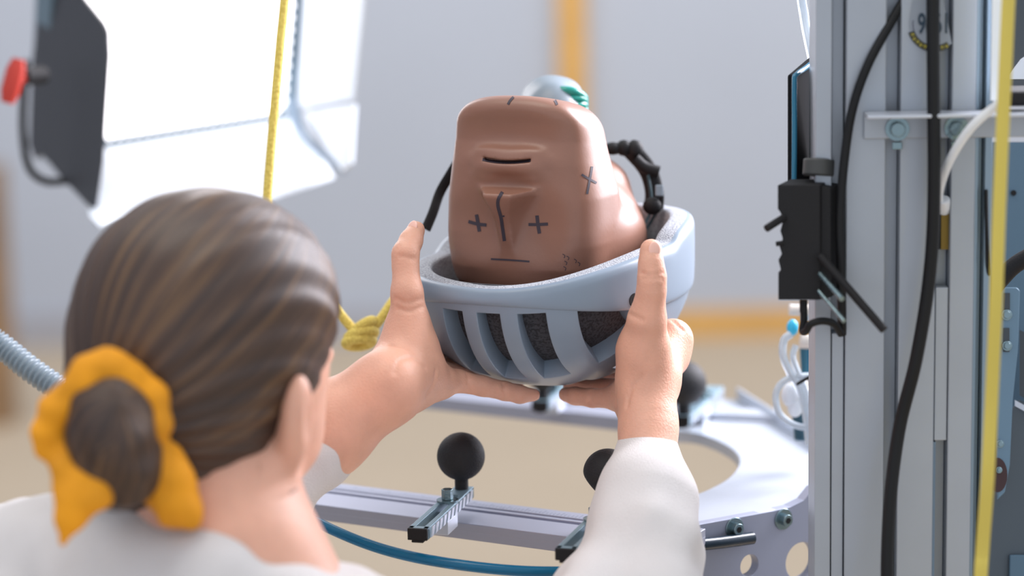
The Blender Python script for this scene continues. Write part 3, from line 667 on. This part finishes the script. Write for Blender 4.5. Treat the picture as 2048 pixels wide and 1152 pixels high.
prof = [(-.026, -.030), (-.0225, -.012), (-.022, -.002), (-.020, .0), (-.004, -.001), (-.0012, -.0035), (.0, -.007), (.0008, -.010), (.0005, -.0125), (-.0015, -.015), (-.006, -.0160), (-.016, -.010)]
bm = bmesh.new(); rows = []
for i in range(NT):
    th = 2*math.pi*i/NT; row = []
    for (o, z) in prof:
        zz_ = z
        if o > -.0145 and z < -.01: zz_ = z - rimz(th)*(1 if z < -.0115 else .4) - .013*abs(math.sin(th))**2*(1 if z < -.0115 else .4)
        x, y, w = rim(th, o); row.append(bm.verts.new(hpt(x, y, w+zz_)))
    rows.append(row)
for i in range(NT):
    a, b = rows[i], rows[(i+1) % NT]
    for k in range(len(prof)-1):
        f = bm.faces.new((a[k], b[k], b[k+1], a[k+1])); f.material_index = 1 if k < 4 else 0; f.smooth = True
bmesh.ops.recalc_face_normals(bm, faces=bm.faces)
me = bpy.data.meshes.new('rim_band'); bm.to_mesh(me); bm.free()
rb = link('rim_band', me, [M_shell, M_foam], BH, True); sdm = rb.modifiers.new('s', 'SUBSURF'); sdm.levels = sdm.render_levels = 2
# ribbed shell: columns follow planes that run front to back over the crown
edges = [-.995, -.80, -.58, -.35, -.175, -.055, .125, .255, .45, .64, .89, .995]   # rib / vent boundaries in s; odd gaps are vents
NS = 4
def shell_pt(s, t, off=0):
    p = 2.3; w = (1-min(1, abs(s))**p)**(1/p); ct, st_ = math.cos(t), math.sin(t); e = 2/2.2
    y = -(bH-.0015+off)*w*math.copysign(abs(ct)**e, ct); z = -(cH+off)*(max(0, st_)**e)*w
    return hpt((aH-.0015+off)*s, y, z)
tv = [math.radians(v) for v in (8, 14, 20, 26)]; t0, t1, t2, t3 = math.radians(21), math.radians(66), math.radians(78), math.radians(122)
TT = [math.radians(v) for v in (3, 6, 8)] + list(np.linspace(math.radians(10), math.radians(54), 14)) + list(np.linspace(math.radians(57), math.radians(66), 4)) + list(np.linspace(math.radians(70), math.radians(118), 12)) + [math.radians(v) for v in (130, 140, 150, 160, 170, 176)]
ss = []
for i, (a, b) in enumerate(zip(edges, edges[1:])):
    for k in range(NS): ss.append((a+(b-a)*k/NS, i))
ss.append((edges[-1], len(edges)-2))
def warp(s, t):       # vents lean a little toward the rider's right on their way down
    return s+.0*math.sin(t)
bm = bmesh.new(); g = [[bm.verts.new(shell_pt(warp(s, t), t)) for t in TT] for s, _ in ss]
vent = {1: (20.5, 62), 3: (20.5, 63), 5: (20.5, 60), 7: (21, 62), 9: (22, 60)}
# gap index (odd) -> vent between rib i and i+1
for i in range(len(ss)-1):
    gi = ss[i][1]
    for j in range(len(TT)-1):
        tm = math.degrees((TT[j]+TT[j+1])/2)
        if gi % 2 == 1 and (9.9 < tm < 54.1 or 69.9 < tm < 118.1): continue
        bm.faces.new((g[i][j], g[i+1][j], g[i+1][j+1], g[i][j+1]))
bmesh.ops.recalc_face_normals(bm, faces=bm.faces)
me = bpy.data.meshes.new('ribbed_shell'); bm.to_mesh(me); bm.free()
rs = link('ribbed_shell', me, M_shell, BH, True)
so = rs.modifiers.new('sol', 'SOLIDIFY'); so.thickness = .017; so.offset = -1; so.use_even_offset = True
be = rs.modifiers.new('bev', 'BEVEL'); be.width = .0022; be.segments = 3; be.limit_method = 'ANGLE'; be.angle_limit = .7
# dark inner liner
bm = bmesh.new(); g = []
for i in range(41):
    s = -1+2*i/40; g.append([bm.verts.new(shell_pt(s*.999, math.pi*j/40, -.0155)) for j in range(41)])
for i in range(40):
    for j in range(40): bm.faces.new((g[i][j], g[i+1][j], g[i+1][j+1], g[i][j+1]))
bmesh.ops.remove_doubles(bm, verts=bm.verts, dist=.0003); bmesh.ops.recalc_face_normals(bm, faces=bm.faces)
me = bpy.data.meshes.new('foam_liner'); bm.to_mesh(me); bm.free()
fl = link('foam_liner', me, M_dfoam, BH, True); so = fl.modifiers.new('sol', 'SOLIDIFY'); so.thickness = .004
# round port beside the right thumb
def on_shell(px, py):
    dg = bpy.context.evaluated_depsgraph_get(); ob = rb.evaluated_get(dg)
    hit, loc, nn, _ = ob.ray_cast(ob.matrix_world.inverted() @ CL, ray(px, py)); return ob.matrix_world @ loc, nn, hit
bpy.context.view_layer.update()
l, nn, ok = on_shell(1268, 600)
if ok: MB().cyl(l-nn*.003, l+nn*.0004, .0058, 24).build('round_port', M_black, BH, True)
# chin straps and buckles
def part(name, pts, r, m, parent, **k): return MB().tube([P(*p) for p in pts], r, **k).build(name, m, parent, True)
part('left_strap', [(915, 325, 2.17), (900, 350, 2.17), (880, 385, 2.17), (866, 425, 2.16), (852, 458, 2.15)], .0046, M_black, BH, flat=(.25, 1))
bk_ = MB(); 
for (x, y, r, sc) in ((1226, 297, .0075, (1.2, 1, .8)), (1248, 296, .008, (1, 1, .95)), (1270, 300, .0085, (1, 1, 1.1)), (1268, 289, .0045, (1, 1, 1))): bk_.ball(P(x, y, 2.2), r, 10, 6, sc)
bk_.build('strap_buckle', M_black, BH, 'all')
part('rear_strap', [(1262, 300, 2.2), (1285, 325, 2.2), (1300, 350, 2.2), (1308, 385, 2.2), (1305, 420, 2.2)], .0085, M_black, BH, flat=(.5, 1))
part('strap_end', [(1270, 318, 2.195), (1290, 335, 2.195), (1318, 344, 2.195)], .0062, M_black, BH, flat=(.9, .9))
MB().ball(P(1305, 412, 2.18), .009, 12, 8, (1, .7, .9)).build('cam_lock', M_black, BH, 'all')
MB().box(P(1311, 392, 2.175), ux*.007, uy*.010, uz*-.004).build('ladder_lock', M_glove, BH, bevel=.0008)
part('lock_tab', [(1322, 372, 2.18), (1324, 395, 2.18), (1322, 418, 2.18)], .0022, M_black, BH)
for (pts) in ([(1296, 350, 2.19), (1302, 390, 2.19), (1300, 425, 2.19), (1280, 465, 2.18), (1262, 492, 2.17), (1225, 515, 2.15)], [(1315, 420, 2.19), (1298, 450, 2.19), (1275, 485, 2.17), (1240, 505, 2.15)], [(1286, 345, 2.2), (1297, 372, 2.2), (1296, 400, 2.2)]):
    part('thin_cord', pts, .0014, mat('dark_teal_cord', lin(28, 58, 66), .4), BH)
part('rear_cradle', [(1312, 440, 2.24), (1316, 470, 2.24), (1308, 520, 2.24)], .006, M_black, BH)

# ------------------------------------------------------------------ the woman
def rot(fz, tilt=0):
    """axes for a head that faces direction angle fz from +Y toward +X"""
    f = Vector((math.sin(fz), math.cos(fz), -math.sin(tilt))).normalized(); r = f.cross(Vector((0, 0, 1))).normalized(); u = r.cross(f); return r, f, u
hr, hf, hu = rot(math.radians(40), math.radians(8)); WR = np.array([list(hr), list(hf), list(hu)]).T
WC = P(432, 640, 1.78)
def wp(r, f, u): return WC+hr*r/100+hf*f/100+hu*u/100
HD = 1.78
body = [
    ell(wp(0, -.6, 0), (.076, .092, .082), WR, .02),
    ell(wp(0, 3.2, -5.2), (.060, .064, .078), WR, .03),
    ell(wp(0, 6.2, -9.3), (.036, .034, .03), WR, .03),
    cone(wp(0, 9.2, -2.4), wp(0, 10.9, -5.4), .006, .0085, .012),
    ell(wp(0, 9.2, -8.0), (.021, .009, .006), WR, .006),
    ell(wp(-3.1, 9.4, -2.3), (.014, .008, .009), WR, .012, 's'), ell(wp(3.1, 9.4, -2.3), (.014, .008, .009), WR, .012, 's'),
    ell(wp(-3.1, 8.0, -2.4), (.011, .010, .010), WR, .002), ell(wp(3.1, 8.0, -2.4), (.011, .010, .010), WR, .002),
    # right ear, seen from behind
    ell(wp(8.7, .2, -6.2), (.011, .017, .032), WR@np.array([[.9, -.43, 0], [.43, .9, 0], [0, 0, 1]]), .006), ell(wp(10.0, .9, -6.0), (.008, .010, .022), WR, .004, 's'),
    ell(wp(-8.0, .6, -5.2), (.0085, .017, .031), WR, .006),
    cone(wp(0, -1.2, -7), P(455, 1100, 1.74), .052, .056, .03),
    # shoulders and upper body
    cone(P(455, 1110, 1.76), P(640, 1330, 1.72), .05, .052, .05), cone(P(440, 1110, 1.78), P(-60, 1230, 1.86), .05, .052, .05),
    ell(P(330, 1500, 1.80), (.17, .09, .17), None, .05),
]
# right arm (image right)
WRr = P(1297, 850, 2.015); ELr = P(1262, 1330, 1.88); SHr = P(660, 1340, 1.72)
WRl = P(775, 775, 1.99); ELl = P(470, 985, 1.97); SHl = P(-40, 1240, 1.86)
body += [cone(SHr, ELr, .048, .040, .03), cone(ELr, P(1290, 1000, 1.975), .038, .030, .03), cone(P(1290, 1000, 1.975), WRr, .030, .0205, .02),
         cone(SHl, ELl, .048, .038, .03), cone(ELl, P(650, 862, 1.985), .036, .0355, .03), cone(P(650, 862, 1.985), WRl, .0355, .0275, .02)]
def fgr(l): return [(P(x, y, d), r) for x, y, d, r in l]
# right hand: palm, thumb, four curled fingers
body += [cone(WRr, P(1292, 760, 2.03), .0205, .0225, .02), cone(P(1292, 770, 2.03), P(1288, 700, 2.02), .0225, .021, .015),
         cone(P(1300, 770, 2.05), P(1338, 700, 2.09), .0185, .015, .02), cone(P(1338, 715, 2.09), P(1350, 678, 2.09), .016, .0125, .015),
         cone(P(1310, 745, 2.05), P(1345, 672, 2.075), .017, .0125, .02), cone(P(1268, 838, 2.045), P(1258, 795, 2.06), .0125, .0155, .015), cone(P(1300, 790, 2.06), P(1245, 785, 2.09), .016, .013, .02)]
body += [ell(P(1312, 548, 1.9825), (.009, .002, .0007), None, .002, 's'), ell(P(1312, 556, 1.9825), (.008, .002, .0006), None, .002, 's')]
th_r = chain(fgr([(1286, 700, 2.02, .021), (1294, 640, 2.005, .0160), (1303, 580, 1.995, .0118), (1304, 553, 1.993, .0115), (1302, 528, 1.993, .0100), (1302, 500, 1.995, .0093)]), .004)
body.append(group(th_r, .010))
fr_ = [chain(fgr([(1268, 792, 2.06, .0115), (1228, 797, 2.075, .0088), (1185, 796, 2.09, .0082), (1150, 792, 2.10, .0078), (1132, 789, 2.11, .0066)]), .003),
       chain(fgr([(1280, 772, 2.09, .0115), (1240, 776, 2.11, .0088), (1200, 775, 2.13, .0084), (1160, 774, 2.145, .0076), (1140, 774, 2.15, .0066)]), .003),
       chain(fgr([(1305, 745, 2.115, .0115), (1275, 760, 2.15, .0088), (1235, 762, 2.175, .0084), (1195, 760, 2.19, .0076)]), .003),
       chain(fgr([(1338, 700, 2.10, .0120), (1325, 715, 2.15, .0090), (1290, 730, 2.19, .0084), (1250, 738, 2.215, .0076)]), .003)]
body.append(group([group(f, .0012) for f in fr_], .009))
# left hand
body += [cone(WRl, P(822, 735, 2.02), .0275, .0245, .02), cone(P(812, 740, 2.02), P(822, 690, 2.02), .025, .0185, .02),
         cone(P(820, 770, 2.02), P(880, 765, 2.045), .0185, .0135, .02), cone(P(820, 720, 2.04), P(850, 735, 2.09), .020, .016, .02), cone(P(800, 715, 2.02), P(806, 660, 2.02), .014, .011, .02)]
th_l = chain(fgr([(822, 690, 2.02, .0185), (818, 640, 2.02, .0165), (814, 585, 2.015, .0132), (811, 530, 2.02, .0108), (811, 508, 2.02, .0110), (822, 482, 2.03, .0095), (832, 460, 2.04, .0078)]), .004)
body.append(group(th_l, .010))
fl_ = [chain(fgr([(868, 768, 2.045, .0125), (915, 762, 2.06, .0098), (965, 772, 2.07, .0088), (1010, 782, 2.08, .0082), (1040, 789, 2.085, .0078), (1068, 790, 2.09, .0055)]), .003),
       chain(fgr([(868, 750, 2.075, .0125), (915, 752, 2.10, .0098), (960, 763, 2.12, .0088), (1005, 772, 2.13, .0082), (1035, 775, 2.135, .0062)]), .003),
       chain(fgr([(866, 735, 2.10, .0125), (905, 742, 2.14, .0098), (950, 755, 2.16, .0088), (990, 764, 2.17, .0072)]), .003),
       chain(fgr([(862, 715, 2.12, .0125), (895, 728, 2.17, .0098), (935, 742, 2.195, .0088), (970, 752, 2.21, .0072)]), .003)]
body.append(group([group(f, .0012) for f in fl_], .009))
WO = empty('person', P(350, 1400, 1.8), 'woman seen from behind in a white top lifting the helmet with both hands', 'person')
skin = sdf_mesh('body', body, .0017, M_skin, WO, smooth_it=2)
# skin creases at joints and palm
def crease(lines, width=.0021, depth=.0013):
    me = skin.data; n = len(me.vertices); c = np.empty(n*3); me.vertices.foreach_get('co', c); X = c.reshape(-1, 3)
    nn = np.empty(n*3); me.vertices.foreach_get('normal', nn); nn = nn.reshape(-1, 3)
    bv_ = BVHTree.FromPolygons([v.co.copy() for v in me.vertices], [tuple(p.vertices) for p in me.polygons])
    amt = np.zeros(n)
    for l in lines:
        for q in spline([Vector((x, y, 0)) for x, y in l], 10):
            h = bv_.ray_cast(CL, ray(q.x, q.y))[0]
            if h is not None: amt = np.maximum(amt, np.exp(-((X-nv(h))**2).sum(1)/width**2))
    me.vertices.foreach_set('co', (X-nn*amt[:, None]*depth).ravel()); me.update()
crease([[(792, 598), (815, 605), (846, 598)], [(796, 617), (820, 622), (844, 613)], [(782, 690), (815, 700), (850, 735)], [(872, 742), (868, 765), (852, 792)], [(800, 512), (828, 517)],
        [(936, 750), (938, 780)], [(1008, 768), (1010, 792)], [(1284, 547), (1305, 551), (1328, 546)], [(1286, 557), (1324, 556)], [(1258, 628), (1285, 640)], [(1254, 812), (1262, 780), (1284, 752)],
        [(1232, 778), (1232, 812)], [(1180, 784), (1181, 810)], [(1345, 640), (1366, 660)], [(790, 745), (800, 720), (830, 712)]])
# nails
def nail(px, py, d, ax, wx, name='thumbnail'):
    a = (ux*ax[0]+uy*ax[1]).normalized(); sd_ = (ux*ax[1]-uy*ax[0]+uz*wx).normalized(); n_ = a.cross(sd_)
    bm = bmesh.new(); bmesh.ops.create_uvsphere(bm, u_segments=16, v_segments=10, radius=1, matrix=Matrix.Translation(P(px, py, d)) @ Matrix((a, sd_, n_)).transposed().to_4x4() @ Matrix.Diagonal((.0068, .0052, .0014, 1)))
    me = bpy.data.meshes.new(name); bm.to_mesh(me); bm.free(); link(name, me, M_nail, WO, True)
nail(1309, 499, 1.9865, (.02, 1), -.25); nail(824, 456, 2.033, (.45, 1), .9)

# hair, built as a cap around the skull
BUN = P(218, 885, 1.645)
hair = [ell(wp(0, -.8, .9), (.0885, .1035, .0885), WR, .02), ell(wp(0, -2.6, -4.2), (.0835, .088, .085), WR, .03), ell(wp(0, -3.2, -8.0), (.062, .064, .055), WR, .03),
        ell(wp(9.6, 2.0, -7.1), (.026, .026, .040), WR, .006, 's'), ell(wp(-9.2, 1.6, -6.3), (.023, .03, .045), WR, .008, 's'),
        ell(wp(0, -4.2, -11.2), (.050, .034, .043), WR, .03), ell(wp(0, 9.6, -5.5), (.085, .06, .075), WR, .014, 's'), ell(wp(6.0, 5.2, -10.8), (.05, .055, .05), WR, .012, 's'),
        cone(wp(0, -7.5, -6.2), BUN, .03, .02, .02)]
def hairdisp(x):
    q = (x-nv(WC))@WR*100; ang = np.arctan2(q[:, 0], q[:, 2]+9); return (np.sin(ang*46+noise3(x, 12, 3)*3)+.6*np.sin(ang*23+noise3(x, 10, 4)*4))*.0007
ho = sdf_mesh('hair', hair, .0019, M_hair, WO, disp=hairdisp, smooth_it=1)
def strand_attr(o, origin, axis, fa, fl):
    me = o.data; n = len(me.vertices); c = np.empty(n*3); me.vertices.foreach_get('co', c); X = c.reshape(-1, 3)-nv(origin)
    w = nv(axis)/np.linalg.norm(nv(axis)); u = np.cross(w, [0.1, 0, 1]); u /= np.linalg.norm(u); v = np.cross(w, u)
    A = np.stack([X@u, X@v], 1); R = np.linalg.norm(A, axis=1)+1e-6; d = A/R[:, None]; H_ = X@w
    at = me.attributes.new('strand', 'FLOAT_VECTOR', 'POINT')
    at.data.foreach_set('vector', np.stack([d[:, 0]*fa, d[:, 1]*fa, H_*fl], 1).ravel().astype(np.float32))
strand_attr(ho, wp(0, -13, -9), (wp(0, 6, 9)-wp(0, -13, -9)), 14, 6)
def bd(x): return noise3(x, 130, 8)*.0022+noise3(x, 60, 9)*.003
bun = sdf_mesh('hair_bun', [ell(BUN+uz*-.01, (.032, .030, .044), None, .01), ell(P(215, 810, 1.66), (.026, .026, .028), None, .01), ell(P(255, 945, 1.66), (.022, .022, .025), None, .01)], .0019, M_hair, WO, disp=bd, smooth_it=1)
strand_attr(bun, BUN, (.3, -.2, .9), 5, 16)
# scrunchie scarf in the bun
def yd(x): return noise3(x, 160, 2)*.0025
def ych(l, fl=.6): return [(P(x, y, d), r) for x, y, d, r in l]
sc = chain(ych([(175, 745, 1.655, .011), (215, 738, 1.655, .014), (255, 765, 1.660, .014), (295, 800, 1.665, .013), (305, 850, 1.665, .012), (290, 900, 1.670, .010)]), .008)
sc += chain(ych([(292, 890, 1.675, .012), (325, 950, 1.675, .019), (355, 1010, 1.675, .015), (378, 1032, 1.675, .009)]), .01)
sc += chain(ych([(150, 790, 1.655, .012), (118, 820, 1.655, .013), (95, 870, 1.655, .010), (88, 900, 1.655, .006)]), .008)
sc += chain(ych([(120, 890, 1.655, .008), (140, 935, 1.650, .0125), (155, 985, 1.645, .0145), (142, 1030, 1.640, .010), (126, 1085, 1.635, .004)]), .008)
sc += chain(ych([(210, 930, 1.655, .008), (185, 985, 1.645, .0135), (150, 1020, 1.640, .008)]), .008)
sc += chain(ych([(120, 825, 1.655, .010), (170, 760, 1.650, .011)]), .008)
sdf_mesh('yellow_scrunchie', sc, .0017, M_yel, WO, disp=yd, smooth_it=2)

# shirt: torso and sleeves, the right cuff open around the wrist
CUFF = nv(P(1296, 880, 2.01))
def fold(x): return (noise3(x@np.array([[.5, 0, .5], [0, 1, 0], [-.4, 0, 1.3]]), 62, 12)*.008+noise3(x, 110, 13)*.0012)*np.clip(np.linalg.norm(x-CUFF, axis=1)*14-.5, 0, 1)
sh = [cone(P(40, 1165, 1.80), P(430, 1160, 1.715), .053, .044, .03), cone(P(430, 1175, 1.715), P(560, 1290, 1.72), .044, .045, .03), cone(P(1300, 1090, 1.945), P(1170, 1290, 1.90), .040, .052, .04), cone(P(440, 1215, 1.77), P(620, 1345, 1.72), .054, .062, .05), cone(P(400, 1200, 1.79), P(-80, 1225, 1.86), .066, .070, .05), ell(P(330, 1520, 1.80), (.185, .105, .19), None, .05),
      cone(SHr, ELr, .060, .056, .04), cone(ELr, P(1292, 1010, 1.97), .056, .0395, .03), cone(P(1292, 1010, 1.97), P(1295, 895, 2.01), .0395, .0262, .02),
      cone(SHl, ELl, .062, .05, .04), cone(ELl, P(610, 905, 1.98), .05, .041, .03),
      ['s', .004, cone(P(1296, 900, 2.01), P(1297, 830, 2.02), .0235, .023)[2], nv(P(1296, 880, 2.01)), .05],
      ['s', .003, (lambda x, c=nv(P(1295, 872, 2.015)), nn=nv((WRr-P(1292, 1010, 1.97)).normalized()): -((x-c)@nn)), nv(P(1296, 800, 2.01)), .07]]
sdf_mesh('white_top', sh, .0022, M_knit, WO, disp=fold, smooth_it=2)
